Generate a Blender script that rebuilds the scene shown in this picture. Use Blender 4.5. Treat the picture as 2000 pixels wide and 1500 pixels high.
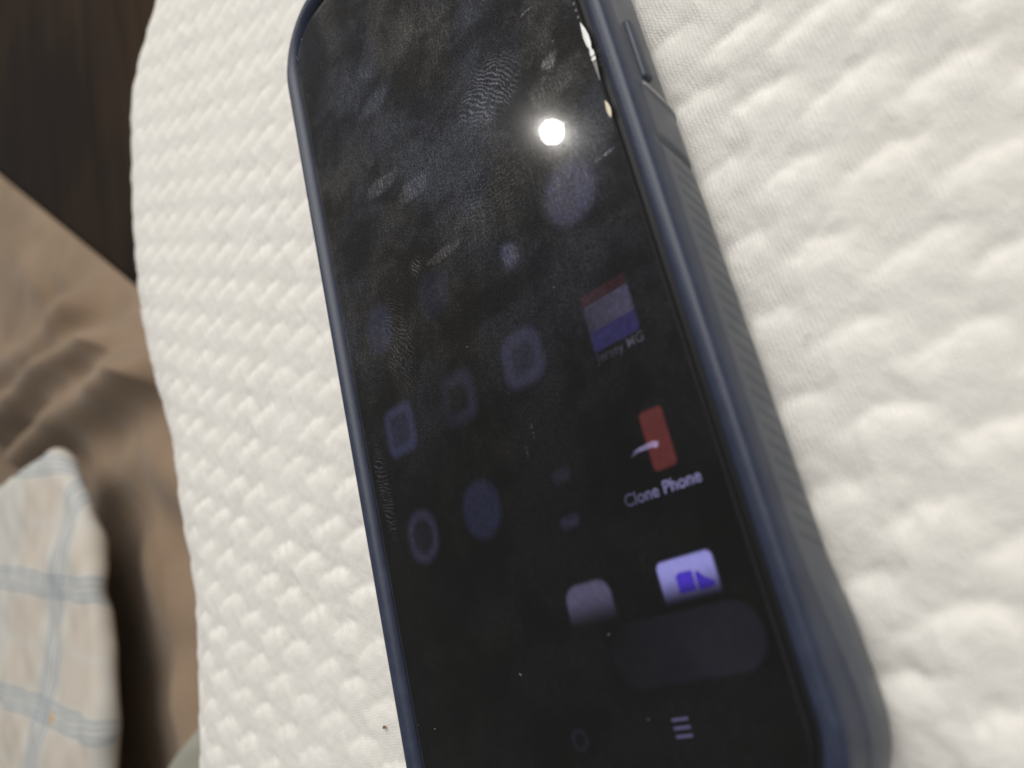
import bpy, bmesh, math, random
import numpy as np
from mathutils import Matrix, Vector, noise as mnoise

random.seed(7)
for o in list(bpy.data.objects):
    bpy.data.objects.remove(o, do_unlink=True)
scene = bpy.context.scene
COL = scene.collection
MM = 0.001
ZB = 0.101            # height of the phone's glass above the wooden floor, metres

# ------------------------------------------------------------------ camera
R = [[0.6691467708725398, -0.22613679958909771, -0.7078875241887004],
     [-0.372717601305221, -0.9262271995421347, -0.05643371778489566],
     [-0.6429029387922331, 0.3016045800337641, -0.7040671051772511]]
cam_data = bpy.data.cameras.new('camera')
cam = bpy.data.objects.new('camera', cam_data)
COL.objects.link(cam)
m = Matrix.Identity(4)
for i in range(3):
    m[i][0] = R[0][i]; m[i][1] = -R[1][i]; m[i][2] = -R[2][i]
m[0][3], m[1][3], m[2][3] = 0.083049, -0.059283, 0.085589 + ZB
cam.matrix_world = m
cam_data.sensor_fit = 'HORIZONTAL'
cam_data.sensor_width = 36.0
cam_data.lens = 1559.77 * 36.0 / 2000.0
cam_data.clip_start = 0.005
cam_data.clip_end = 50.0
cam_data.dof.use_dof = True
cam_data.dof.focus_distance = 0.140
cam_data.dof.aperture_fstop = 14.0
scene.camera = cam

# ------------------------------------------------------------------ world, bulb and added soft light (a room at night)
world = bpy.data.worlds.new('World')
scene.world = world
world.use_nodes = True
bgn = world.node_tree.nodes['Background']
bgn.inputs['Color'].default_value = (1.0, 0.97, 0.94, 1)
bgn.inputs['Strength'].default_value = 0.20

def aim(o, target):
    d = Vector(target) - o.location
    o.rotation_euler = d.to_track_quat('-Z', 'Y').to_euler()

ld = bpy.data.lights.new('added_soft_light', 'AREA')  # unseen area light, added for soft fill and to shade the relief
ld.shape = 'SQUARE'; ld.size = 1.3; ld.energy = 22.3; ld.color = (1.0, 0.975, 0.93)
lo = bpy.data.objects.new('added_soft_light', ld); COL.objects.link(lo)
lo.location = (0.42, 0.80, 1.15); aim(lo, (-0.05, 0.0, 0.1))

bd = bpy.data.lights.new('bulb_light', 'POINT')
bd.energy = 16.0; bd.shadow_soft_size = 0.021; bd.color = (1.0, 0.96, 0.9)
bo = bpy.data.objects.new('bulb_light', bd); COL.objects.link(bo)
bo.location = (0.0247 - 0.468 * 2.1, 0.0099 + 0.555 * 2.1, ZB + 0.687 * 2.1)

scene.render.engine = 'CYCLES'
scene.view_settings.view_transform = 'Standard'
scene.view_settings.look = 'None'
scene.view_settings.exposure = 0.0
scene.view_settings.gamma = 1.0
scene.view_settings.use_curve_mapping = False

# ------------------------------------------------------------------ helpers
def tag(o, label=None, cat=None, group=None, kind=None):
    if label: o['label'] = label
    if cat: o['category'] = cat
    if group: o['group'] = group
    if kind: o['kind'] = kind
    return o

def mesh_obj(name, verts, faces, mat, parent=None, smooth=True, uv=None):
    me = bpy.data.meshes.new(name)
    me.from_pydata([tuple(v) for v in verts], [], faces)
    if smooth:
        me.polygons.foreach_set('use_smooth', [True] * len(me.polygons))
    if uv is not None:
        lay = me.uv_layers.new(name='UVMap')
        li = np.zeros(len(me.loops), dtype=np.int32)
        me.loops.foreach_get('vertex_index', li)
        lay.data.foreach_set('uv', np.asarray(uv, dtype=np.float32)[li].ravel())
    me.update()
    o = bpy.data.objects.new(name, me)
    COL.objects.link(o)
    if mat: me.materials.append(mat)
    if parent: o.parent = parent
    return o

def empty(name, loc):
    o = bpy.data.objects.new(name, None)
    o.empty_display_size = 0.02
    COL.objects.link(o); o.location = loc
    return o

class NT:
    """small node-graph helper"""
    def __init__(s, name):
        s.mat = bpy.data.materials.new(name); s.mat.use_nodes = True
        s.t = s.mat.node_tree; s.t.nodes.clear()
        s.out = s.t.nodes.new('ShaderNodeOutputMaterial')
    def n(s, typ, **kw):
        nd = s.t.nodes.new(typ)
        for k, v in kw.items(): setattr(nd, k, v)
        return nd
    def set(s, sock, v):
        if v is None: return
        if isinstance(v, bpy.types.NodeSocket): s.t.links.new(v, sock)
        else:
            if sock.type == 'RGBA' and len(v) == 3: v = (*v, 1)
            sock.default_value = v
    def math(s, op, a, b=None, c=None, clamp=False):
        nd = s.n('ShaderNodeMath', operation=op, use_clamp=clamp)
        s.set(nd.inputs[0], a); s.set(nd.inputs[1], b)
        if c is not None: s.set(nd.inputs[2], c)
        return nd.outputs[0]
    def vmath(s, op, a, b=None, scale=None):
        nd = s.n('ShaderNodeVectorMath', operation=op)
        s.set(nd.inputs[0], a); s.set(nd.inputs[1], b)
        if scale is not None: s.set(nd.inputs['Scale'], scale)
        return nd.outputs['Value' if op in ('LENGTH', 'DISTANCE', 'DOT_PRODUCT') else 'Vector']
    def smooth(s, x, lo, hi, a=0.0, b=1.0):
        nd = s.n('ShaderNodeMapRange', interpolation_type='SMOOTHSTEP')
        s.set(nd.inputs[0], x)
        for i, v in enumerate((lo, hi, a, b)): s.set(nd.inputs[1 + i], v)
        return nd.outputs[0]
    def noise(s, vec, scale, detail=3, rough=0.5, dist=0.0, col=False):
        nd = s.n('ShaderNodeTexNoise')
        s.set(nd.inputs['Vector'], vec)
        nd.inputs['Scale'].default_value = scale; nd.inputs['Detail'].default_value = detail
        nd.inputs['Roughness'].default_value = rough; nd.inputs['Distortion'].default_value = dist
        return nd.outputs['Color' if col else 'Fac']
    def mixc(s, f, a, b):
        nd = s.n('ShaderNodeMix', data_type='RGBA')
        s.set(nd.inputs['Factor'], f); s.set(nd.inputs['A'], None)
        ia = [i for i in nd.inputs if i.type == 'RGBA']
        s.set(ia[0], a); s.set(ia[1], b)
        return [o for o in nd.outputs if o.type == 'RGBA'][0]
    def mapping(s, vec, loc=(0, 0, 0), rot=(0, 0, 0), scale=(1, 1, 1)):
        nd = s.n('ShaderNodeMapping')
        s.set(nd.inputs['Vector'], vec)
        nd.inputs['Location'].default_value = loc; nd.inputs['Rotation'].default_value = rot
        nd.inputs['Scale'].default_value = scale
        return nd.outputs[0]
    def xyz(s, vec):
        nd = s.n('ShaderNodeSeparateXYZ'); s.set(nd.inputs[0], vec); return nd.outputs
    def comb(s, x, y, z):
        nd = s.n('ShaderNodeCombineXYZ')
        for i, v in enumerate((x, y, z)): s.set(nd.inputs[i], v)
        return nd.outputs[0]
    def objmm(s):
        tc = s.n('ShaderNodeTexCoord')
        return s.vmath('SCALE', tc.outputs['Object'], scale=1000.0)
    def uvmm(s):
        tc = s.n('ShaderNodeTexCoord')
        return tc.outputs['UV']
    def bump(s, h, strength=0.3, dist=0.001, normal=None):
        nd = s.n('ShaderNodeBump')
        nd.inputs['Strength'].default_value = strength; nd.inputs['Distance'].default_value = dist
        s.set(nd.inputs['Height'], h)
        if normal: s.set(nd.inputs['Normal'], normal)
        return nd.outputs[0]
    def principled(s, **kw):
        nd = s.n('ShaderNodeBsdfPrincipled')
        for k, v in kw.items(): s.set(nd.inputs[k.replace('_', ' ')], v)
        return nd
    def mixs(s, f, a, b):
        nd = s.n('ShaderNodeMixShader')
        s.set(nd.inputs[0], f); s.set(nd.inputs[1], a); s.set(nd.inputs[2], b)
        return nd.outputs[0]
    def done(s, sh):
        s.t.links.new(sh, s.out.inputs['Surface']); return s.mat

# ------------------------------------------------------------------ materials
def mat_knit():
    t = NT('white_knit_fabric')
    uv = t.uvmm()                                   # millimetres along the cloth
    wob = t.vmath('SCALE', t.vmath('SUBTRACT', t.noise(uv, 0.25, 2, col=True), (0.5, 0.5, 0.5)), scale=0.9)
    p = t.vmath('ADD', uv, wob)
    x, y, _ = t.xyz(p)
    # knit wales: columns of small slanted stitches
    wale = t.math('SINE', t.math('MULTIPLY', x, 2 * math.pi / 0.62))
    xs = t.math('ABSOLUTE', t.math('SINE', t.math('MULTIPLY', x, math.pi / 0.62)))
    course = t.math('SINE', t.math('MULTIPLY', t.math('ADD', y, t.math('MULTIPLY', xs, 0.35)), 2 * math.pi / 0.55))
    st = t.math('ADD', t.math('MULTIPLY', wale, 0.55), t.math('MULTIPLY', course, 0.45))
    fuzz = t.noise(t.mapping(p, rot=(0, 0, 0.35), scale=(1.5, 0.55, 1)), 1.7, 4, 0.7)
    patch = t.smooth(t.noise(uv, 0.12, 3), 0.3, 0.7, 0.45, 1.0)
    h = t.math('ADD', t.math('MULTIPLY', st, t.math('MULTIPLY', patch, 0.9)), t.math('MULTIPLY', fuzz, 3.0))
    nrm = t.bump(h, 0.6, 0.00012)
    blot = t.noise(uv, 0.03, 4, 0.6)
    col = t.mixc(blot, (0.83, 0.80, 0.742), (0.84, 0.825, 0.79))
    pr = t.principled(Base_Color=col, Roughness=0.85, Normal=nrm)
    pr.inputs['Specular IOR Level'].default_value = 0.25
    pr.inputs['Sheen Weight'].default_value = 0.25
    pr.inputs['Sheen Roughness'].default_value = 0.5
    return t.done(pr.outputs[0])

def mat_case(name, navy, grey, rough):
    t = NT(name)
    p = t.objmm()
    x, y, z = t.xyz(p)
    g = t.noise(p, 9.0, 3, 0.6)
    wear = t.noise(p, 0.25, 5, 0.65)
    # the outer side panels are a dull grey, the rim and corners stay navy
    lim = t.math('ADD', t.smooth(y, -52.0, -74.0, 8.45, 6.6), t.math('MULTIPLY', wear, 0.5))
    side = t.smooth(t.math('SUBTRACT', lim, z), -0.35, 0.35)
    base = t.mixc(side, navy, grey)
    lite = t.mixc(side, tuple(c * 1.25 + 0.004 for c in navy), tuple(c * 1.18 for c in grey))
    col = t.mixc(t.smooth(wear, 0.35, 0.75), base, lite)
    rg = t.math('ADD', t.math('MULTIPLY', wear, 0.16), rough - 0.08)
    pr = t.principled(Base_Color=col, Roughness=rg, Normal=t.bump(g, 0.25, 0.00004))
    pr.inputs['Specular IOR Level'].default_value = 0.5
    return t.done(pr.outputs[0])

def mat_plain(name, col, rough, spec=0.5):
    t = NT(name)
    p = t.objmm()
    v = t.noise(p, 0.8, 3)
    c = t.mixc(v, tuple(k * 0.85 for k in col), tuple(min(1, k * 1.15) for k in col))
    pr = t.principled(Base_Color=c, Roughness=rough)
    pr.inputs['Specular IOR Level'].default_value = spec
    return t.done(pr.outputs[0])

def mat_glass():
    """tempered glass sheet with greasy finger marks"""
    t = NT('smudged_cover_glass')
    p = t.objmm()
    x, y, _ = t.xyz(p)
    warp = t.vmath('SCALE', t.vmath('SUBTRACT', t.noise(p, 0.12, 3, col=True), (0.5, 0.5, 0.5)), scale=7.0)
    pw = t.vmath('ADD', p, warp)
    fwarp = t.vmath('SCALE', t.vmath('SUBTRACT', t.noise(p, 0.22, 2, col=True), (0.5, 0.5, 0.5)), scale=2.6)
    pf = t.vmath('ADD', p, fwarp)
    grain = t.noise(p, 3.2, 4, 0.75)
    grain = t.smooth(grain, 0.38, 0.72, 0.25, 1.5)
    streak = t.noise(t.mapping(t.vmath('ADD', p, t.vmath('SCALE', fwarp, scale=0.45)), rot=(0, 0, 0.9), scale=(2.2, 0.30, 1)), 1.0, 6, 0.75)
    streak = t.smooth(streak, 0.46, 0.72)
    cloud = t.smooth(t.noise(pw, 0.075, 5, 0.65), 0.38, 0.64)
    # the upper part of the glass has been handled most
    handled = t.smooth(y, -45.0, 25.0, 0.16, 1.0)
    film = t.math('MULTIPLY', t.math('MULTIPLY', cloud, handled), 0.42)
    film = t.math('ADD', film, t.math('MULTIPLY', t.math('MULTIPLY', streak, cloud), t.math('MULTIPLY', handled, 0.5)))
    def blob(cx, cy, a, b, rot=0.0, soft=0.35):
        q = t.mapping(t.vmath('SUBTRACT', pf, (cx, cy, 0)), rot=(0, 0, -rot), scale=(1 / a, 1 / b, 0))
        # keep z out of it
        return t.smooth(t.vmath('LENGTH', q), 1.0 + soft, 1.0 - soft, 0.0, 1.0)
    def add(a, b): return t.math('ADD', a, b)
    def mul(a, b): return t.math('MULTIPLY', a, b)
    # smeared patches: centre, radii, angle, strength
    for cx, cy, a, b, rot, k in [(28.0, 20.4, 1.6, 1.2, 0.5, 2.2), (27.2, 16.5, 4.5, 2.6, 0.9, 0.75), (-15.2, 25.5, 4.2, 1.7, 1.0, 1.5),
                                 (-7.2, 19.8, 4.5, 1.8, 1.1, 1.15), (-12.2, 42.5, 5.0, 2.0, 1.7, 0.9), (-18, 49, 7, 4, 0.6, 0.5),
                                 (5, 50, 9, 5, 0.4, 0.5), (24.5, -0.5, 5.0, 4.3, 0.3, 0.55), (-3, 4.6, 4.5, 1.0, -0.3, 1.0),
                                 (-29, 3, 7, 9, 0.2, 0.30), (11, 7, 13, 7, 0.25, 0.30), (10.6, -3.2, 1.5, 2.2, -0.5, 0.9)]:
        bl = mul(blob(cx, cy, a, b, rot), add(mul(streak, 0.9), 0.22))
        film = add(film, mul(bl, k * 1.35))
    # dark wiped bands
    for cx, cy, a, b, rot in [(22, 36, 14, 2.0, -0.75), (4, -8.5, 12, 2.6, -0.05), (31, -6, 6.5, 1.5, 0.25), (-28, 66, 4, 12, -0.3)]:
        film = mul(film, t.math('SUBTRACT', 1.0, mul(blob(cx, cy, a, b, rot), 0.75)))
    # finger prints: mask centre/radii, centre of the ridges, pitch, strength
    for (cx, cy, a, b, rot), (ox, oy), pitch, k in [((15.0, 24.5, 6.3, 4.6, -0.6), (1.0, 9.0), 0.66, 1.25),
                                                    ((-19.5, -4.5, 3.6, 8.5, 0.35), (-31, -16), 0.58, 0.62),
                                                    ((-10.8, 6.0, 1.4, 2.2, -0.6), (-20, 0), 0.55, 1.1),
                                                    ((-31.2, -28.5, 1.5, 9.0, 0.0), (-42, -60), 0.62, 0.7),
                                                    ((10, 8, 8.5, 5.0, 0.0), (14, 26), 0.64, 0.28),
                                                    ((-24, 30, 4, 8, 0.2), (-10, 12), 0.60, 0.22)]:
        d = t.vmath('DISTANCE', pf, (ox, oy, 0))
        d = add(d, mul(t.noise(p, 0.5, 2), 1.1))
        w = t.smooth(t.math('SINE', mul(d, 2 * math.pi / pitch)), -0.1, 0.75)
        brk = t.smooth(t.noise(p, 0.45, 3, 0.6), 0.30, 0.55)
        film = add(film, mul(mul(mul(w, brk), blob(cx, cy, a, b, rot, 0.4)), k))
    # fine scratches
    for cx, cy, a, b, rot, k in [(6.7, -30.6, 0.13, 1.5, -0.35, 1.4), (4.6, -33.4, 0.12, 1.6, -0.3, 1.0), (31.5, 0.9, 2.3, 0.20, 0.1, 3.0), (26.2, 31.2, 1.1, 0.25, 0.45, 2.5)]:
        q = t.mapping(t.vmath('SUBTRACT', p, (cx, cy, 0)), rot=(0, 0, -rot), scale=(1 / a, 1 / b, 0))
        film = add(film, mul(mul(t.smooth(t.vmath('LENGTH', q), 1.25, 0.6), t.smooth(t.noise(p, 2.5, 2), 0.4, 0.55)), k))
    film = mul(film, grain)
    tint = t.mixc(t.smooth(t.noise(p, 0.055, 2), 0.4, 0.62), (0.60, 0.58, 0.56), (0.51, 0.55, 0.70))
    fr = t.n('ShaderNodeFresnel'); fr.inputs['IOR'].default_value = 1.45
    tr = t.n('ShaderNodeBsdfTransparent')
    gl = t.n('ShaderNodeBsdfGlossy'); gl.inputs['Roughness'].default_value = 0.02
    s1 = t.mixs(fr.outputs[0], tr.outputs[0], gl.outputs[0])
    gl2 = t.n('ShaderNodeBsdfGlossy'); gl2.inputs['Roughness'].default_value = 0.42
    t.set(gl2.inputs['Color'], tint)
    gl3 = t.n('ShaderNodeBsdfGlossy'); gl3.inputs['Roughness'].default_value = 0.12
    gl4 = t.n('ShaderNodeBsdfGlossy'); gl4.inputs['Roughness'].default_value = 0.06
    df = t.n('ShaderNodeBsdfDiffuse'); t.set(df.inputs['Color'], tint)
    gs = t.mixs(0.35, df.outputs[0], gl2.outputs[0])
    s1 = t.mixs(t.math('MULTIPLY', t.math('ADD', film, 0.5), 0.010, clamp=True), s1, gl3.outputs[0])
    s1 = t.mixs(0.0025, s1, gl4.outputs[0])
    s2 = t.mixs(t.math('ADD', t.math('MULTIPLY', film, 0.140), t.math('MULTIPLY', t.math('MULTIPLY', grain, handled), 0.030), clamp=True), s1, gs)
    return t.done(s2)

def mat_screen_black():
    t = NT('switched_off_display_black')
    p = t.objmm()
    c = t.mixc(t.noise(p, 0.05, 2), (0.0025, 0.0025, 0.0030), (0.0035, 0.0035, 0.0035))
    pr = t.principled(Base_Color=c, Roughness=0.6)
    pr.inputs['Specular IOR Level'].default_value = 0.1
    return t.done(pr.outputs[0])

def mat_glow(name, col, strength=1.0, shape=None, fade=None, mottled=0.35, opaque=False):
    """lit pixels of the display. shape=('box',hx,hy,r,soft) or ('ring',hx,hy,r,soft,inner,innerlevel);
    fade=(axis,lo,hi): level rises from lo to hi in the icon's own millimetres"""
    t = NT(name)
    p = t.objmm()
    lev = t.smooth(t.noise(p, 0.9, 4, 0.7), 0.25, 0.75, 1.0 - mottled, 1.0 + mottled)
    if shape:
        hx, hy, r, soft = shape[1:5]
        def box(hx, hy, r):
            q = t.vmath('SUBTRACT', t.vmath('ABSOLUTE', p), (hx - r, hy - r, 5.0))
            q = t.vmath('MAXIMUM', q, (0, 0, 0))
            return t.math('SUBTRACT', t.vmath('LENGTH', q), r)
        lev = t.math('MULTIPLY', lev, t.smooth(box(hx, hy, r), soft, -soft))
        if shape[0] == 'ring':
            inner, il = shape[5], shape[6]
            f = t.smooth(box(hx * inner, hy * inner, r * inner), soft * 0.8, -soft * 0.8, 1.0, il)
            lev = t.math('MULTIPLY', lev, f)
    if fade:
        ax = t.xyz(p)[fade[0]]
        lev = t.math('MULTIPLY', lev, t.smooth(ax, fade[1], fade[2], fade[3] if len(fade) > 3 else 0.0, 1.0))
    em = t.n('ShaderNodeEmission')
    em.inputs['Color'].default_value = (*col, 1)
    t.set(em.inputs['Strength'], t.math('MULTIPLY', lev, strength))
    if opaque: return t.done(em.outputs[0])
    ad = t.n('ShaderNodeAddShader'); tr = t.n('ShaderNodeBsdfTransparent')
    t.set(ad.inputs[0], em.outputs[0]); t.set(ad.inputs[1], tr.outputs[0])
    return t.done(ad.outputs[0])

def mat_cloth(name, c0, c1, rough=0.9, weave=0.5):
    t = NT(name)
    p = t.objmm()
    big = t.noise(p, 0.012, 4, 0.6)
    fine = t.noise(t.mapping(p, scale=(1, 3, 1)), weave, 3, 0.6)
    col = t.mixc(t.smooth(big, 0.3, 0.7), c0, c1)
    pr = t.principled(Base_Color=col, Roughness=rough, Normal=t.bump(fine, 0.3, 0.0006))
    pr.inputs['Specular IOR Level'].default_value = 0.2
    pr.inputs['Sheen Weight'].default_value = 0.15
    return t.done(pr.outputs[0])

def mat_plaid():
    t = NT('cream_plaid_cotton')
    uv = t.uvmm()
    q = t.vmath('ADD', uv, t.vmath('SCALE', t.vmath('SUBTRACT', t.noise(uv, 0.02, 2, col=True), (0.5, 0.5, 0.5)), scale=11.0))
    x = t.vmath('DOT_PRODUCT', q, (0.887, -0.462, 0.0))
    y = t.vmath('DOT_PRODUCT', q, (0.257, 0.966, 0.0))
    def stripes(v, period, off, lines):
        s = None
        f = t.math('SUBTRACT', t.math('PINGPONG', t.math('ADD', v, off), period / 2), 0.0)
        for c, w in lines:
            k = t.smooth(t.math('ABSOLUTE', t.math('SUBTRACT', f, c)), w, w * 0.45)
            s = k if s is None else t.math('MAXIMUM', s, k)
        return s
    col = (0.60, 0.585, 0.545)
    beige = t.math('MULTIPLY', stripes(x, 190, 357, [(40, 34)]), stripes(y, 65.5, 77, [(20, 17)]))
    col = t.mixc(t.math('MULTIPLY', beige, 0.45), col, (0.60, 0.50, 0.40))
    for s_, k in ((stripes(x, 190, 357, [(3.0, 1.5), (7.6, 1.7)]), 0.72), (stripes(y, 65.5, 77, [(1.9, 1.1), (5.2, 1.2)]), 0.75)):
        col = t.mixc(t.math('MULTIPLY', s_, k), col, (0.29, 0.35, 0.41))
    spot = t.smooth(t.vmath('DISTANCE', uv, (-408, -41, 0)), 4.5, 1.5)
    col = t.mixc(t.math('MULTIPLY', spot, 0.7), col, (0.62, 0.33, 0.06))
    pr = t.principled(Base_Color=col, Roughness=0.9, Normal=t.bump(t.noise(uv, 0.9, 3), 0.2, 0.0005))
    pr.inputs['Specular IOR Level'].default_value = 0.2
    return t.done(pr.outputs[0])

def mat_wood():
    t = NT('dark_stained_wood')
    p = t.objmm()
    q = t.mapping(p, rot=(0, 0, 0.1), scale=(0.05, 0.004, 0.05))
    g = t.noise(q, 1.0, 6, 0.65, 0.6)
    big = t.noise(p, 0.004, 2)
    col = t.mixc(t.smooth(g, 0.3, 0.7), (0.017, 0.0105, 0.0065), (0.040, 0.024, 0.013))
    col = t.mixc(t.smooth(big, 0.40, 0.60, 0.0, 0.75), col, (0.010, 0.007, 0.006))
    pr = t.principled(Base_Color=col, Roughness=0.55, Normal=t.bump(g, 0.2, 0.0005))
    pr.inputs['Specular IOR Level'].default_value = 0.08
    return t.done(pr.outputs[0])

# ------------------------------------------------------------------ setting: dark wooden floor
M_WOOD = mat_wood()
def grid_plane(name, x0, x1, y0, y1, z, nx, ny, mat):
    vs = [(x0 + (x1 - x0) * i / nx, y0 + (y1 - y0) * j / ny, z) for j in range(ny + 1) for i in range(nx + 1)]
    fs = [(j * (nx + 1) + i, j * (nx + 1) + i + 1, (j + 1) * (nx + 1) + i + 1, (j + 1) * (nx + 1) + i) for j in range(ny) for i in range(nx)]
    return mesh_obj(name, vs, fs, mat, smooth=False)
fl = grid_plane('floor', -6, 3, -3, 6, 0.0, 9, 9, M_WOOD)
tag(fl, kind='structure')

# ------------------------------------------------------------------ white pillow
def catmull(pts, per=30):
    P = np.array(pts, float); n = len(P); out = []
    tt = np.linspace(0, 1, per, endpoint=False)[:, None]
    for i in range(n):
        a, b, c, d = P[i - 1], P[i], P[(i + 1) % n], P[(i + 2) % n]
        out.append(0.5 * ((2 * b) + (-a + c) * tt + (2 * a - 5 * b + 4 * c - d) * tt ** 2 + (-a + 3 * b - 3 * c + d) * tt ** 3))
    return np.concatenate(out)

def bullnose(xs, ys, outline, Rn, tmax, under=0.0):
    """flat grid -> cushion: inside the outline flat, outside rolled over a radius Rn.  returns pos, arc t, keep"""
    X, Y = np.meshgrid(xs, ys); P = np.stack([X.ravel(), Y.ravel()], 1)
    o = outline; nx_ = np.roll(o, -1, 0)
    t = np.zeros(len(P)); B = P.copy()
    inside = np.zeros(len(P), bool)
    for i in range(0, len(P), 20000):
        q = P[i:i + 20000]
        d2 = ((q[:, None, :] - o[None]) ** 2).sum(2)
        k = d2.argmin(1); t[i:i + 20000] = np.sqrt(d2[np.arange(len(q)), k]); B[i:i + 20000] = o[k]
        c = ((o[None, :, 1] > q[:, None, 1]) != (nx_[None, :, 1] > q[:, None, 1])) & \
            (q[:, None, 0] < (nx_[None, :, 0] - o[None, :, 0]) * (q[:, None, 1] - o[None, :, 1]) / (nx_[None, :, 1] - o[None, :, 1] + 1e-12) + o[None, :, 0])
        inside[i:i + 20000] = (c.sum(1) % 2) == 1
    t[inside] = 0; B[inside] = P[inside]
    N = np.where(t[:, None] > 1e-6, (P - B) / np.maximum(t[:, None], 1e-6), 0)
    keep = t < tmax
    a = np.minimum(t, tmax) / Rn
    back = np.zeros(len(P))
    if under:
        back = np.clip(t - math.pi * Rn, 0, None); a = np.minimum(a, math.pi)
    pos = np.zeros((len(P), 3))
    pos[:, :2] = B + N * (Rn * np.sin(a))[:, None]
    pos[:, 2] = -Rn * (1 - np.cos(a))
    pos[:, :2] -= N * back[:, None]; pos[:, 2] -= 0.12 * back
    nrm = np.zeros_like(pos); nrm[:, :2] = N * np.sin(a)[:, None]; nrm[:, 2] = np.cos(a)
    return P, pos, nrm, t, keep, len(xs), len(ys)

def grid_faces(nx, ny, keep):
    idx = np.arange(nx * ny).reshape(ny, nx)
    a, b, c, d = idx[:-1, :-1].ravel(), idx[:-1, 1:].ravel(), idx[1:, 1:].ravel(), idx[1:, :-1].ravel()
    ok = keep[a] | keep[b] | keep[c] | keep[d]
    return np.stack([a, b, c, d], 1)[ok]

def compact(pos, faces, extra):
    used = np.unique(faces); mp = -np.ones(len(pos), int); mp[used] = np.arange(len(used))
    return pos[used], mp[faces], [e[used] for e in extra]

ZT = -11.35
RN = 44.0
outline = catmull([(-139, 147), (-147, 112), (-149, 79), (-140, 40), (-134, 12), (-131, -18), (-134, -45), (-138, -72), (-142, -140), (-136, -250),
                   (-40, -300), (120, -300), (240, -240), (250, -60), (240, 110), (150, 172), (20, 180), (-60, 176), (-108, 165)])
def axis(lo, a, b, hi, fine, coarse):
    return np.concatenate([np.arange(lo, a, coarse), np.arange(a, b, fine), np.arange(b, hi, coarse)])
xs = axis(-290, -172, 100, 400, 0.62, 2.2)
ys = axis(-450, -100, 190, 330, 0.62, 2.2)
P, pos, nrm, t, keep, nx, ny = bullnose(xs, ys, outline, RN, math.pi * RN * 0.97)
# woven block relief: raised and sunk blocks 10 mm wide, 5.7 mm long, every other column shifted by half
u = (P[:, 0] + 109.3) / 10.0
v = (P[:, 1] - 0.028 * (P[:, 0] + 109.3) - 54.8) / 11.45
rng = np.random.default_rng(3)
def smooth_noise(P, scale, seed):
    r = np.random.default_rng(seed); out = np.zeros(len(P))
    for k in range(14):
        a = r.uniform(0, 2 * math.pi); f = r.uniform(0.5, 1.5) / scale
        out += np.sin(2 * math.pi * f * (P[:, 0] * math.cos(a) + P[:, 1] * math.sin(a)) + r.uniform(0, 6.28))
    return out / 14 ** 0.5
u = u + 0.05 * smooth_noise(P, 26, 1) + 0.022 * smooth_noise(P, 5.0, 3)
v = v + 0.035 * smooth_noise(P, 22, 2) + 0.022 * smooth_noise(P, 4.0, 4) + 0.020 * smooth_noise(P, 1.7, 6)
def sst(a, b, x):
    k = np.clip((x - a) / (b - a), 0, 1); return k * k * (3 - 2 * k)
def block(w):
    # one raised block: abrupt leading edge, long soft tail into the sunk block behind it
    return -1 + 2 * sst(-0.02, 0.28, w) * (1 - sst(0.30, 0.92, w)) - 1.25 * np.exp(-((1.0 - w) / 0.12) ** 2) - 1.25 * np.exp(-(w / 0.06) ** 2)
cu = np.round(u); du = u - cu                       # column number, offset inside the column
odd = np.mod(cu, 2)
tip = 0.09 * (2 * du) ** 2
jit = np.random.default_rng(11)
TAB = jit.uniform(0.75, 1.12, (97, 89))
def column(par):
    q = -v + 0.5 * par - tip
    w = np.mod(q, 1.0); row = np.floor(q).astype(int)
    am = TAB[np.mod(cu.astype(int) * 7 + (par * 31).astype(int), 97), np.mod(row, 89)]
    return block(w) * am + (1 - am) * -0.6
wc = 0.5 * sst(0.28, 0.5, np.abs(du))               # blend at the column borders
H = column(odd) * (1 - wc) + column(1 - odd) * wc
amp = 0.32 * (1 + 0.25 * smooth_noise(P, 40, 5))
amp = amp * np.clip(1 - t / 60.0, 0.15, 1)
# weight of the phone flattens the relief a little
H = H * amp + 0.05 * smooth_noise(P, 4.5, 8) + 0.035 * smooth_noise(P, 2.2, 12) + 0.5 * smooth_noise(P, 60, 9) * np.clip(t / 12.0, 0, 1)
pos = pos + nrm * H[:, None]
pos[:, 2] += ZT
faces = grid_faces(nx, ny, keep)
pos, faces, (uvP,) = compact(pos, faces, [P])
pos = pos * MM; pos[:, 2] += ZB
pos[:, 2] = np.maximum(pos[:, 2], 0.0012)
base = np.array([50.0 * MM, -60.0 * MM, 0.0])
pillow = mesh_obj('pillow', pos - base, faces.tolist(), mat_knit(), uv=uvP)
pillow.location = base
tag(pillow, 'thick white pillow with quilted knit block pattern under the phone', 'pillow')

# ------------------------------------------------------------------ tan blanket on the floor
def seg_dist(P, a, b):
    a = np.array(a, float); b = np.array(b, float); d = b - a
    s = np.clip(((P - a) @ d) / (d @ d), 0, 1)
    return np.linalg.norm(P - (a + s[:, None] * d), axis=1), s
NXB, NYB = 260, 330
bx = -285 - (np.linspace(0, 1, NXB) ** 1.5) * 900
verts = []
for i, xx in enumerate(bx):
    yt = 214 - 0.917 * (xx + 389)
    for j in range(NYB):
        k = j / (NYB - 1)
        verts.append((xx, yt - (k ** 1.25) * (yt + 480), 0))
V = np.array(verts); P2 = V[:, :2]
e = np.array([-0.737, 0.676]); nn = np.array([0.676, 0.737])
d_edge = -((P2 - np.array([-389, 214])) @ nn)
d_near = (-285 - P2[:, 0]); d_bot = P2[:, 1] + 480; d_far = P2[:, 0] + 1185
d = np.minimum.reduce([d_edge, d_near, d_bot, d_far])
z = 5.0 * np.sqrt(np.clip(1 - (1 - np.clip(d / 16.0, 0, 1)) ** 2, 0, 1))
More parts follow.
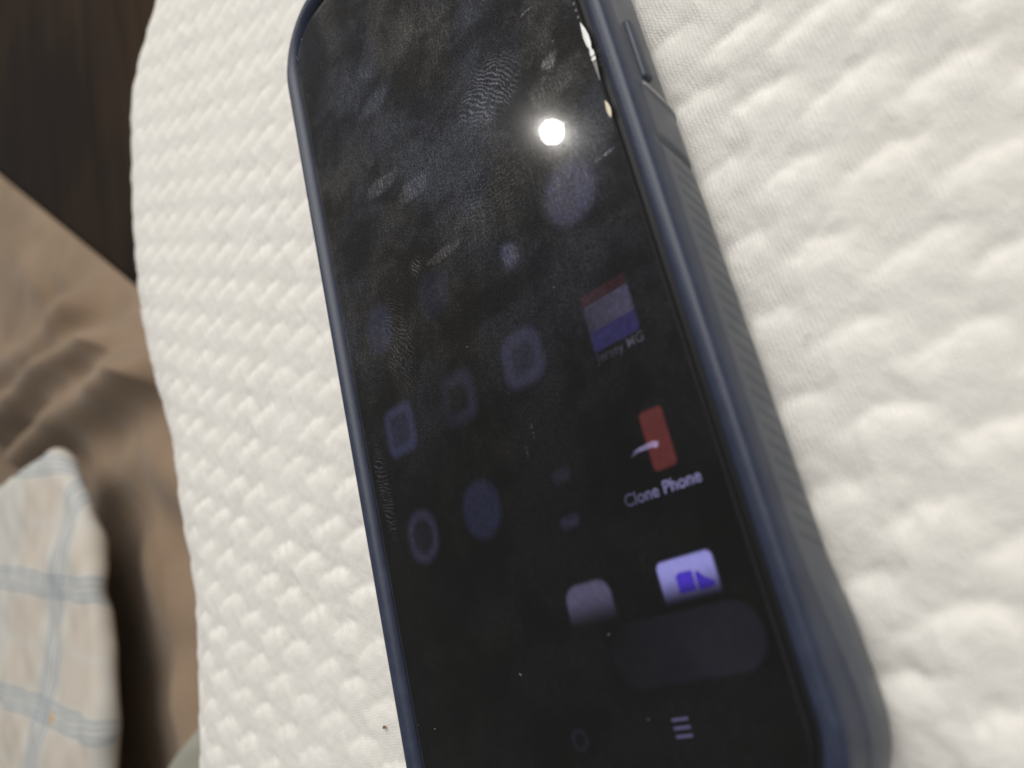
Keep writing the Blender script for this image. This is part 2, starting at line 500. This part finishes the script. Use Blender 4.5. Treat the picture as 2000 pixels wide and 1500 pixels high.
z += 3.0 * np.clip(d_edge / 60.0, 0, 1)
def ridge(pts, h, w):
    dd = np.full(len(P2), 1e9)
    for a, b in zip(pts[:-1], pts[1:]):
        q, _ = seg_dist(P2, a, b); dd = np.minimum(dd, q)
    return h * np.exp(-(dd / w) ** 2)
fade_in = np.clip(d / 25.0, 0, 1)
folds = ridge([(-720, 290), (-640, 246), (-496, 212), (-430, 214)], 26, 18)
folds += ridge([(-760, 262), (-640, 207), (-547, 186), (-446, 174), (-368, 162), (-320, 156)], 34, 15)
folds += ridge([(-530, 142), (-440, 140), (-364, 130), (-318, 126)], 30, 16)
folds += ridge([(-430, 96), (-350, 88), (-320, 60)], 8, 20)
folds += ridge([(-360, 30), (-335, -20), (-330, -70)], 9, 18)
folds += ridge([(-700, 380), (-560, 300), (-480, 270)], 6, 22)
folds += ridge([(-600, 360), (-520, 270)], 5, 14)
z += folds * fade_in + (1.4 * smooth_noise(P2, 40, 21) + 2.0 * smooth_noise(P2, 95, 22)) * fade_in
V[:, 2] = np.maximum(z, 0) + 2.0
fs = [(i * NYB + j, i * NYB + j + 1, (i + 1) * NYB + j + 1, (i + 1) * NYB + j) for i in range(NXB - 1) for j in range(NYB - 1)]
M_TAN = mat_cloth('tan_cotton_cloth', (0.240, 0.172, 0.116), (0.305, 0.222, 0.153))
bl = mesh_obj('blanket', V * MM, fs, M_TAN)
tag(bl, 'rumpled tan cotton blanket spread behind the white pillow', 'blanket')

# ------------------------------------------------------------------ plaid pillow on the blanket
def cushion(name, outl, Rn, ztop, mat, base, dome=0.0, dx=6.0, seed=1, wr=1.5, under=0.0):
    o = catmull(outl, 40)
    ext = math.pi * Rn + under
    x0, y0 = o.min(0) - ext; x1, y1 = o.max(0) + ext
    P, pos, nrm, t, keep, nx, ny = bullnose(np.arange(x0, x1, dx), np.arange(y0, y1, dx), o, Rn, math.pi * Rn * 0.98 + under, under)
    pos[:, 2] += dome * np.clip((-P[:, 0] - 375.0) / 260.0, 0, 1) ** 0.8
    H = wr * smooth_noise(P, 55, seed) + 0.6 * wr * smooth_noise(P, 24, seed + 1)
    pos = pos + nrm * H[:, None]
    faces = grid_faces(nx, ny, keep)
    pos, faces, (uvP,) = compact(pos, faces, [P])
    pos[:, 2] += ztop
    pos = pos * MM
    b = np.array(base)
    pos[:, 2] = np.maximum(pos[:, 2], b[2] + 0.0005)
    ob = mesh_obj(name, pos - b, faces.tolist(), mat, uv=uvP)
    ob.location = base
    return ob
pp = cushion('pillow', [(-404, 96), (-399, 97), (-388, 84), (-366, 50), (-356, 0), (-358, -50), (-366, -82), (-392, -300), (-500, -420), (-800, -400), (-860, -150), (-830, 122), (-700, 112), (-551, 104), (-450, 99)],
             6.5, 51.0, mat_plaid(), (-0.60, -0.15, 0.008), seed=40, wr=1.1, dx=3.0, dome=16.0, under=30.0)
us = cushion('underside', [(-470, 30), (-462, -20), (-470, -90), (-480, -270), (-540, -360), (-780, -350), (-820, -140), (-790, 60), (-640, 50), (-520, 42)],
             20.0, 47.0, pp.data.materials[0], (-0.60, -0.15, 0.008), seed=60, wr=1.0, dx=5.0)
us.parent = pp; us.location = (0, 0, 0)
tag(pp, 'cream plaid pillow with grey blue check lines on the tan blanket', 'pillow')

# ------------------------------------------------------------------ grey-green cloth between the pillows
def cloth_heap(name, c, ax, ay, h, mat, seed):
    n, mrad = 72, 26
    vs = [(0, 0, h)]
    for r in range(1, mrad + 1):
        rr = r / mrad
        for k in range(n):
            a = 2 * math.pi * k / n
            wob = 1 + 0.10 * math.sin(3 * a + seed) + 0.06 * math.sin(7 * a + 2 * seed)
            x, y = ax * rr * wob * math.cos(a), ay * rr * wob * math.sin(a)
            zz = h * (1 - rr ** 2.4) + 5.0 * math.sin(x * 0.11 + 0.05 * y + seed) * (1 - rr) + 3.5 * math.sin(y * 0.19 - 0.09 * x) * (1 - rr)
            vs.append((x, y, max(zz, 0.0)))
    fs = [(0, 1 + k, 1 + (k + 1) % n) for k in range(n)]
    for r in range(1, mrad):
        for k in range(n):
            a = 1 + (r - 1) * n; b = 1 + r * n
            fs.append((a + k, b + k, b + (k + 1) % n, a + (k + 1) % n))
    ob = mesh_obj(name, [(x * MM, y * MM, z * MM) for x, y, z in vs], fs, mat)
    ob.location = c
    return ob
ch = cloth_heap('cloth', (-0.283, -0.112, 0.001), 40, 66, 52, mat_cloth('grey_green_cloth', (0.20, 0.205, 0.165), (0.34, 0.34, 0.29)), 1.3)
tag(ch, 'crumpled grey green cloth wedged between the white and plaid pillows', 'cloth')

# ------------------------------------------------------------------ the phone
PHB = -11.0
phone = empty('smartphone', (0, 0, ZB + PHB * MM))
tag(phone, 'smartphone with smudged black screen in a navy blue rubber case', 'phone')
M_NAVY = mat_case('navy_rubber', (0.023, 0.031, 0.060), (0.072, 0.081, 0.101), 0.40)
M_GREY = mat_plain('grey_rubber', (0.076, 0.084, 0.103), 0.52)
M_BTN = mat_plain('navy_button', (0.036, 0.045, 0.072), 0.45)
M_DARK = mat_plain('black_plastic_frame', (0.006, 0.006, 0.008), 0.45, 0.4)

def rrect(cx, cy, hx, hy, r, ds=0.5, dc=0.6):
    """points and outward normals, counter-clockwise from the right edge's lower end"""
    out = []
    def line(ax, ay, bx_, by_, nx_, ny_):
        L = math.hypot(bx_ - ax, by_ - ay); n = max(1, int(L / ds))
        for i in range(n): out.append((ax + (bx_ - ax) * i / n, ay + (by_ - ay) * i / n, nx_, ny_))
    def arc(ox, oy, a0):
        n = max(6, int(r * math.pi / 2 / dc))
        for i in range(n):
            a = a0 + math.pi / 2 * i / n
            out.append((ox + r * math.cos(a), oy + r * math.sin(a), math.cos(a), math.sin(a)))
    x0, x1, y0, y1 = cx - hx, cx + hx, cy - hy, cy + hy
    line(x1, y0 + r, x1, y1 - r, 1, 0); arc(x1 - r, y1 - r, 0)
    line(x1 - r, y1, x0 + r, y1, 0, 1); arc(x0 + r, y1 - r, math.pi / 2)
    line(x0, y1 - r, x0, y0 + r, -1, 0); arc(x0 + r, y0 + r, math.pi)
    line(x0 + r, y0, x1 - r, y0, 0, -1); arc(x1 - r, y0 + r, 1.5 * math.pi)
    return out

def loc(x, y, z): return (x * MM, y * MM, (z - PHB) * MM)

def sstep(a, b, x):
    k = min(1, max(0, (x - a) / (b - a))); return k * k * (3 - 2 * k)

path = rrect(0.4, -4.75, 37.9, 83.25, 14.0, 0.28, 0.4)
prof = [(-2.6, -1.6), (-2.35, -0.9), (-2.0, -0.1), (-1.55, 0.5), (-1.0, 0.86), (-0.45, 1.0), (0.1, 0.97), (0.55, 0.78), (0.88, 0.42), (1.08, -0.1),
        (1.17, -0.8), (1.22, -1.6), (1.26, -2.4), (1.30, -3.1), (1.30, -3.8), (1.30, -4.6), (1.30, -5.4), (1.28, -6.2), (1.24, -7.0), (1.18, -7.8), (1.08, -8.6), (0.92, -9.3), (0.66, -9.95), (0.25, -10.5), (-0.35, -10.85), (-1.2, -11.0)]
def wall_shape(x, y, z):
    """relief of the case's long side walls"""
    if abs(x) < 30: return 0.0
    w = sstep(-1.6, -3.0, z)
    yy = y + (z + 6.5) * -0.40                      # slanted features
    o = -0.30 + 0.34 * sstep(8.1, 6.9, yy)          # raised middle panel
    o += 0.30 * math.exp(-((yy - 7.0) / 0.6) ** 2)
    o -= 0.75 * math.exp(-((yy + 2.2) / 0.6) ** 2) # groove
    o += 0.75 * sstep(-57.0, -66.0, y) * sstep(-3.0, -6.0, z)
    o += 0.75 * sstep(60.0, 68.0, y) * sstep(-3.0, -6.0, z)
    return o * w
vs, fs = [], []
np_, nq = len(path), len(prof)
for px, py, nx_, ny_ in path:
    for dd_, zz in prof:
        o = dd_ + wall_shape(px, py, zz)
        vs.append(loc(px + nx_ * o, py + ny_ * o, zz))
for i in range(np_):
    j = (i + 1) % np_
    for k in range(nq - 1):
        fs.append((i * nq + k, i * nq + k + 1, j * nq + k + 1, j * nq + k))
fs.append(tuple(i * nq + nq - 1 for i in range(np_))[::-1])
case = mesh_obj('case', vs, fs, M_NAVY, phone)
case['label'] = 'navy blue rubber case with raised rim and ribbed sides'

# slanted grip ribs on the two long walls
def rib_mesh():
    ys0, ye = 0.55, 0.30
    vs, fs = [], []
    zs = [-3.4, -3.9, -6.0, -8.0, -9.1, -9.5]
    for zz in zs:
        s = (zz + 6.5) * 0.40
        end = 0.0 if zz in (zs[0], zs[-1]) else 1.0
        for yo, xo in ((-0.75, -0.12), (-0.35, 0.10 * end - 0.04), (0.35, 0.10 * end - 0.04), (0.75, -0.12)):
            taper = 0.42 * max(0.0, (-6.4 - zz) / 3.1) ** 1.5
            vs.append((( xo - taper) * MM, (yo + s) * MM, zz * MM))
    for r in range(len(zs) - 1):
        for k in range(3):
            a = r * 4 + k
            fs.append((a, a + 1, a + 5, a + 4))
    me = bpy.data.meshes.new('grip_rib'); me.from_pydata(vs, [], fs)
    me.materials.append(M_GREY)
    return me
RIB = rib_mesh()
for side in (1, -1):
    yy = -5.2
    while yy > -56:
        o = bpy.data.objects.new('grip_rib', RIB); COL.objects.link(o); o.parent = case
        xw = 0.4 + side * (37.9 + 1.28 + 0.04)
        o.location = (xw * MM, yy * MM, -PHB * MM)
        if side < 0:
            o.rotation_euler = (0, 0, 0); o.scale = (-1, 1, 1)
        yy -= 2.2

# pale added strip: painted highlight on the slanted panel edge of each side wall
M_SEAM_HILITE = mat_plain('painted_seam_highlight', (0.36, 0.355, 0.345), 0.5)
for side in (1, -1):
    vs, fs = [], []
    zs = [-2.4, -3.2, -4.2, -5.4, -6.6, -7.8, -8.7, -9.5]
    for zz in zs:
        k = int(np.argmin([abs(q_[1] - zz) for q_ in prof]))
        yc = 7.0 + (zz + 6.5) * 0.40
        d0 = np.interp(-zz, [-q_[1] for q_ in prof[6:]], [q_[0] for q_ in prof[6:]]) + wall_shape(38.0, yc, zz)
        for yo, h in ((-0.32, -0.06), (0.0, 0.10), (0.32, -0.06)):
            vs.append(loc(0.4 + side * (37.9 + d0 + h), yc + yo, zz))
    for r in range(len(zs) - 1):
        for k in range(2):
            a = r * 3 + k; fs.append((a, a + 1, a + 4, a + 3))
    mesh_obj('seam_highlight', vs, fs, M_SEAM_HILITE, case)

# side button; black bars paint in the shade of its recess and slot
def rounded_bar(name, cx, cy, cz, sx, sy, sz, bev, mat, parent, seg=3):
    bm = bmesh.new(); bmesh.ops.create_cube(bm, size=1.0)
    for v_ in bm.verts: v_.co = Vector((v_.co.x * sx, v_.co.y * sy, v_.co.z * sz)) * MM
    bmesh.ops.bevel(bm, geom=bm.edges[:], offset=bev * MM, segments=seg, profile=0.6, affect='EDGES')
    me = bpy.data.meshes.new(name); bm.to_mesh(me); bm.free()
    me.polygons.foreach_set('use_smooth', [True] * len(me.polygons))
    me.materials.append(mat)
    o = bpy.data.objects.new(name, me); COL.objects.link(o); o.parent = parent
    o.location = loc(cx, cy, cz)
    return o
M_RECESS_SHADE = mat_plain('recess_shade_black', (0.006, 0.007, 0.012), 0.7, 0.3)
rounded_bar('side_button', 39.25, 15.2, -4.85, 1.6, 10.4, 2.1, 0.7, M_BTN, case)
rounded_bar('button_recess_shade', 38.65, 15.1, -4.8, 0.64, 11.6, 2.9, 0.28, M_RECESS_SHADE, case)
rounded_bar('button_slot_shade', 38.66, 9.1, -5.6, 0.72, 1.9, 3.3, 0.30, M_RECESS_SHADE, case)

# phone body edge around the glass
def ring(name, outer, inner, zo, zi, mat, parent):
    n = len(outer); vs = []
    for (a, b, _, _), (c, d_, _, _) in zip(outer, inner):
        vs.append(loc(a, b, zo)); vs.append(loc(c, d_, zi))
    fs = [(2 * i, 2 * ((i + 1) % n), 2 * ((i + 1) % n) + 1, 2 * i + 1) for i in range(n)]
    return mesh_obj(name, vs, fs, mat, parent)
def sheet(name, pts, z, mat, parent, thick=0.0):
    n = len(pts)
    vs = [loc(p_[0], p_[1], z) for p_ in pts]
    fs = [tuple(range(n))]
    if thick:
        vs += [loc(p_[0], p_[1], z - thick) for p_ in pts]
        fs += [(i, n + i, n + (i + 1) % n, (i + 1) % n) for i in range(n)]
        fs.append(tuple(range(2 * n - 1, n - 1, -1)))
    return mesh_obj(name, vs, fs, mat, parent, smooth=False)
body_pts = rrect(0.4, -4.75, 36.4, 81.6, 12.5, 2.0, 0.8)
sheet('phone_frame', body_pts, -0.75, M_DARK, phone, thick=8.5)
glass_pts = rrect(0.0, -4.5, 35.0, 79.6, 9.5, 2.0, 0.5)
disp = sheet('display', rrect(0.0, -4.5, 34.6, 79.2, 9.1, 2.0, 0.5), -0.42, mat_screen_black(), phone, thick=0.25)
disp['label'] = 'dark display with a few dim glowing app icons'

# chamfered edge of the glass screen protector, then the glass itself
M_EDGE = mat_plain('ground_glass_edge', (0.030, 0.030, 0.032), 0.25, 0.7)
inner_pts = rrect(0.0, -4.5, 34.78, 79.38, 9.28, 2.0, 0.5)
ring('glass_edge', glass_pts, inner_pts, -0.36, -0.012, M_EDGE, phone)
glass = sheet('cover_glass', inner_pts, 0.0, mat_glass(), phone)
glass['label'] = 'glass screen protector covered in finger marks'

# chipped slivers along the right edge of the glass
def sliver(pts, z0, z1, mat, name='edge_chip'):
    # pts: centre line (x,y,halfwidth)
    top, n = [], len(pts)
    vs = []
    for x, y, w in pts:
        vs += [loc(x - w, y, z0), loc(x, y, z1), loc(x + w, y, z0)]
    fs = []
    for i in range(n - 1):
        a = 3 * i; b = 3 * (i + 1)
        fs += [(a, a + 1, b + 1, b), (a + 1, a + 2, b + 2, b + 1)]
    return mesh_obj(name, vs, fs, mat, phone, smooth=False)
M_CHIP = mat_plain('white_chipped_glass', (0.86, 0.86, 0.85), 0.25, 0.6)
M_CHIPB = mat_plain('cream_chipped_glass', (0.75, 0.66, 0.50), 0.3, 0.5)
M_CHIPD = mat_plain('dull_chipped_glass', (0.20, 0.20, 0.20), 0.4, 0.5)
sliver([(34.75, 22.0, 0.03), (34.86, 20.6, 0.30), (34.95, 19.2, 0.48), (35.0, 17.8, 0.40), (35.02, 17.0, 0.16)], 0.02, 0.09, M_CHIP)
sliver([(35.02, 17.0, 0.16), (35.05, 16.3, 0.38), (35.05, 15.7, 0.34)], 0.02, 0.08, M_CHIP)
sliver([(35.05, 15.5, 0.36), (35.05, 14.9, 0.33)], 0.02, 0.08, M_CHIP)
sliver([(35.05, 14.7, 0.32), (35.0, 13.2, 0.20), (34.95, 11.5, 0.05)], 0.02, 0.05, M_CHIPD)
sliver([(34.75, 8.2, 0.02), (34.82, 7.4, 0.26), (34.85, 6.5, 0.36), (34.85, 5.8, 0.25), (34.85, 5.2, 0.02)], 0.02, 0.08, M_CHIPB)
for k in range(6):
    yk = 29.5 - k * 1.25
    sliver([(34.6 + 0.05 * k, yk, 0.02), (34.65, yk - 0.25, 0.16), (34.7, yk - 0.5, 0.03)], 0.02, 0.05, M_CHIPD)

# dust specks resting on the glass
M_DUST = mat_plain('pale_dust', (0.16, 0.16, 0.16), 0.8, 0.2)
def speck(x, y, r, sx=1.0, rot=0.0):
    bm = bmesh.new(); bmesh.ops.create_icosphere(bm, subdivisions=1, radius=r * MM)
    for v_ in bm.verts:
        q = Vector((v_.co.x * sx, v_.co.y * (0.7 + 0.4 * random.random()), v_.co.z * 0.4 + r * 0.3 * MM))
        v_.co = Matrix.Rotation(rot, 3, 'Z') @ q
    me = bpy.data.meshes.new('dust_speck'); bm.to_mesh(me); bm.free(); me.materials.append(M_DUST)
    o = bpy.data.objects.new('dust_speck', me); COL.objects.link(o); o.parent = phone; o.location = loc(x, y, 0.02)
for x, y, r, sx, rot in [(-2.7, -13.1, 0.16, 1, 0), (-7.1, -63.7, 0.13, 2.6, -0.7), (29.5, 22.8, 0.15, 2.2, 0.3), (-34.2, 67.3, 0.20, 1.6, 0.6), (-33.6, -68.2, 0.12, 1, 0),
                         (-29.5, -69.2, 0.13, 1.8, 0.3), (24.0, 8.6, 0.2, 1, 0), (26, 6.5, 0.16, 1.4, 0.4), (0.3, 40, 0.12, 1, 0), (-12, 55, 0.1, 1, 0), (20, 28, 0.09, 1, 0), (11.2, -61, 0.12, 2.2, 0.4),
                         (14, -72, 0.11, 1.3, 0.2), (-26, 20, 0.08, 1, 0), (3, 12, 0.09, 1.5, 0.8), (-16, 6, 0.1, 1, 0), (30, -8.5, 0.1, 1.2, 0), (17.5, -12.5, 0.12, 1.3, 0.2)]:
    speck(x, y, r, sx, rot)

# ---- what the display shows
def icon(name, x, y, hx, hy, mat, z=-0.34, pts=None, margin=1.0, label=None):
    if pts is None:
        a, b = hx + margin, hy + margin
        pts = [(-a, -b), (a, -b), (a, b), (-a, b)]
    vs = [(p_[0] * MM, p_[1] * MM, 0) for p_ in pts]
    o = mesh_obj(name, vs, [tuple(range(len(pts)))], mat, disp, smooth=False)
    o.location = loc(x, y, z)
    if label: o['label'] = label
    return o
VIO = (0.50, 0.47, 1.0); BLU = (0.36, 0.40, 1.0)
icon('app_icon', 24.4, -0.4, 5, 5, mat_glow('icon_glow_round', VIO, 0.046, ('box', 4.7, 4.7, 4.6, 1.3), mottled=0.6))
icon('app_icon', 10.4, -3.3, 2, 2.4, mat_glow('icon_glow_patch', BLU, 0.040, ('box', 1.5, 2.2, 1.4, 1.1), mottled=0.7))
icon('app_icon', -24.4, 0.2, 4, 4.5, mat_glow('icon_glow_faint', BLU, 0.026, ('box', 3.6, 4.4, 3.4, 1.6), mottled=0.5))
icon('app_icon', -8.3, -0.4, 4, 4, mat_glow('icon_glow_fainter', BLU, 0.010, ('box', 4, 4, 3.0, 1.0)))
icon('app_icon', -24.0, -19.7, 4.1, 4.4, mat_glow('icon_glow_square', BLU, 0.046, ('ring', 4.0, 4.4, 1.8, 0.75, 0.62, 0.45)))
icon('app_icon', -7.8, -20.0, 4.2, 4.2, mat_glow('icon_glow_square_faint', VIO, 0.024, ('ring', 4.0, 4.2, 1.8, 1.1, 0.55, 0.1), fade=(0, -5.0, 3.0, 0.3)))
icon('app_icon', 7.9, -19.5, 4.3, 4.3, mat_glow('icon_glow_square_dim', VIO, 0.036, ('ring', 4.2, 4.3, 2.6, 0.9, 0.52, 0.5)))
icon('app_icon', -23.5, -39.0, 4.0, 4.4, mat_glow('icon_glow_ring', VIO, 0.034, ('ring', 3.9, 4.4, 3.8, 0.9, 0.64, 0.25)))
icon('app_icon', -8.0, -38.6, 4.3, 4.5, mat_glow('icon_glow_disc', (0.30, 0.34, 1.0), 0.027, ('box', 4.2, 4.5, 4.0, 0.9)))
icon('app_icon', 9.6, -38.6, 2.4, 1.4, mat_glow('icon_glow_bit', VIO, 0.016, ('box', 1.6, 0.9, 0.8, 0.6)))
icon('app_name', 9.0, -45.2, 2.0, 0.9, mat_glow('name_glow_bit', VIO, 0.026, ('box', 1.7, 0.75, 0.7, 0.65)))
# red, pale and blue banded icon
def band(y0, y1, mat, name='app_icon_band'):
    c = (y0 + y1) / 2; h = (y1 - y0) / 2
    return icon(name, 25.2, c, 4.2, h, mat, pts=[(-4.2, -h), (4.2, -h), (4.2, h), (-4.2, h)])
band(-17.7, -16.0, mat_glow('icon_red_band', (1.0, 0.22, 0.30), 0.020, ('box', 4.1, 2.0, 0.9, 0.5)))
band(-21.6, -17.7, mat_glow('icon_pale_band', (0.62, 0.56, 1.0), 0.070, ('box', 4.1, 2.4, 0.6, 0.5), fade=(0, -4.5, 3.0, 0.45)))
band(-24.5, -21.6, mat_glow('icon_blue_band', (0.22, 0.18, 1.0), 0.062, ('box', 4.1, 1.7, 0.9, 0.5)))
# red phone symbol with a pale arrow
icon('app_icon', 26.95, -39.0, 1.9, 3.9, mat_glow('icon_red_phone', (1.0, 0.19, 0.17), 0.085, ('box', 1.85, 3.95, 0.7, 0.3), mottled=0.2))
icon('app_icon_arrow', 24.6, -39.7, 2.6, 0.6, mat_glow('icon_arrow', (0.62, 0.55, 1.0), 0.30, mottled=0.4, fade=(0, -2.6, 0.5, 0.25)), z=-0.30,
     pts=[(-2.5, -0.45), (-1.2, -0.1), (1.1, -0.12), (2.0, -0.42), (2.4, 0.25), (1.6, 0.62), (-0.7, 0.48), (-1.7, 0.32)])
# dock icons, only their upper part is lit
icon('app_icon', 25.4, -58.2, 4.2, 4.2, mat_glow('icon_dock_bright', (0.44, 0.42, 1.0), 0.60, ('box', 4.2, 4.2, 0.9, 0.25), fade=(1, -1.3, 3.2), mottled=0.08))
icon('app_icon_camera', 26.0, -57.0, 2.0, 1.0, mat_glow('icon_camera_body', (0.13, 0.07, 1.0), 0.42, mottled=0.15, fade=(1, -1.6, 0.2, 0.25), opaque=True), z=-0.30,
     pts=[(-2.3, -1.25), (0.2, -1.25), (0.25, 1.15), (-1.7, 1.25), (-2.3, 0.9)])
icon('app_icon_camera', 27.6, -57.3, 1.3, 1.0, mat_glow('icon_camera_lens', (0.13, 0.07, 1.0), 0.34, mottled=0.2, fade=(1, -1.4, 0.2, 0.3), opaque=True), z=-0.30,
     pts=[(-1.0, -1.1), (1.2, -1.0), (1.5, -0.4), (0.2, 0.3), (-0.6, 1.25), (-1.0, 1.0)])
icon('app_icon', 8.9, -58.0, 4.2, 4.2, mat_glow('icon_dock_dim', (0.62, 0.55, 1.0), 0.11, ('box', 4.1, 4.2, 2.2, 0.45), fade=(1, -1.6, 2.8), mottled=0.15))
icon('search_bar', 22.0, -64.3, 11.4, 4.0, mat_glow('search_bar_glow', (0.55, 0.55, 1.0), 0.012, ('box', 11.4, 4.1, 4.0, 0.35), fade=(0, -12, 8, 0.35), mottled=0.2))
icon('home_button', 1.2, -73.5, 2, 2, mat_glow('home_glow', VIO, 0.012, ('ring', 1.5, 1.5, 1.4, 0.35, 0.6, 0.1)))
for k in range(3):
    icon('menu_bar', 18.45 + 0.0 * k, -72.5 - 0.98 * k, 1.25, 0.17, mat_glow('menu_glow', VIO, 0.16, mottled=0.2) if k == 0 else bpy.data.materials['menu_glow'],
         pts=[(-1.25, -0.17), (1.25, -0.17), (1.25, 0.17), (-1.25, 0.17)])

def text_mesh(name, body, x, y, width, mat, bold=0.0):
    cu = bpy.data.curves.new(name, 'FONT'); cu.body = body; cu.align_x = 'CENTER'; cu.align_y = 'CENTER'; cu.size = 1.0; cu.offset = bold
    tmp = bpy.data.objects.new(name + '_tmp', cu); COL.objects.link(tmp)
    dg = bpy.context.evaluated_depsgraph_get()
    me = bpy.data.meshes.new_from_object(tmp.evaluated_get(dg))
    bpy.data.objects.remove(tmp, do_unlink=True)
    co = np.array([v_.co[:] for v_ in me.vertices]); w = co[:, 0].max() - co[:, 0].min()
    s = width * MM / w
    co = co * s
    me.vertices.foreach_set('co', co.astype(np.float32).ravel()); me.update()
    me.materials.clear(); me.materials.append(mat); me.name = name
    o = bpy.data.objects.new(name, me); COL.objects.link(o); o.parent = disp; o.location = loc(x, y, -0.34)
    return o
text_mesh('app_name', 'Clone Phone', 25.3, -45.3, 12.2, mat_glow('name_glow', (0.55, 0.53, 1.0), 0.33, mottled=0.25, fade=(0, -7.0, 2.0, 0.22)), 0.012)
text_mesh('app_name', 'Jersey MG', 25.3, -25.5, 8.4, mat_glow('name_glow_dim', (0.72, 0.70, 1.0), 0.050, mottled=0.6, fade=(0, -4.5, 3.0, 0.5)), 0.015)

# ------------------------------------------------------------------ small bits lying on the pillow
M_CRUMB = mat_plain('brown_crumb', (0.26, 0.14, 0.07), 0.8, 0.2)
bm = bmesh.new(); bmesh.ops.create_icosphere(bm, subdivisions=2, radius=0.32 * MM)
for v_ in bm.verts: v_.co *= 0.7 + 0.5 * random.random(); v_.co.x *= 1.5
me = bpy.data.meshes.new('crumb'); bm.to_mesh(me); bm.free(); me.materials.append(M_CRUMB)
cr = bpy.data.objects.new('crumb', me); COL.objects.link(cr); cr.location = (-0.0593, -0.0687, ZB - 10.6 * MM)
tag(cr, 'tiny brown crumb on the white pillow beside the phone', 'crumb')

def thread(name, x, y, length, bend, rot, label):
    cpts = []
    for i in range(9):
        k = i / 8 - 0.5
        p_ = Vector((k * length, bend * (0.25 - k * k) * 4, 0.25 + 0.5 * (0.25 - k * k)))
        cpts.append(Matrix.Rotation(rot, 3, 'Z') @ p_)
    vs, fs = [], []
    for i, p_ in enumerate(cpts):
        for k in range(5):
            a = 2 * math.pi * k / 5
            vs.append(((p_.x + 0.07 * math.cos(a)) * MM, (p_.y + 0.07 * math.cos(a + 1.3)) * MM, (p_.z + 0.07 * math.sin(a)) * MM))
    for i in range(8):
        for k in range(5):
            fs.append((i * 5 + k, i * 5 + (k + 1) % 5, (i + 1) * 5 + (k + 1) % 5, (i + 1) * 5 + k))
    o = mesh_obj(name, vs, fs, M_LINT); o.location = (x * MM, y * MM, ZB - 10.9 * MM)
    tag(o, label, 'lint', 'lint threads on the pillow')
M_LINT = mat_plain('white_lint', (0.85, 0.85, 0.83), 0.8, 0.3)
thread('lint_thread', 45.5, -31.9, 1.6, 0.35, 1.1, 'short white lint thread on the pillow by the ribbed case side')
thread('lint_thread', 54.8, -3.9, 1.4, 0.3, 1.2, 'short white lint thread on the pillow right of the side button')
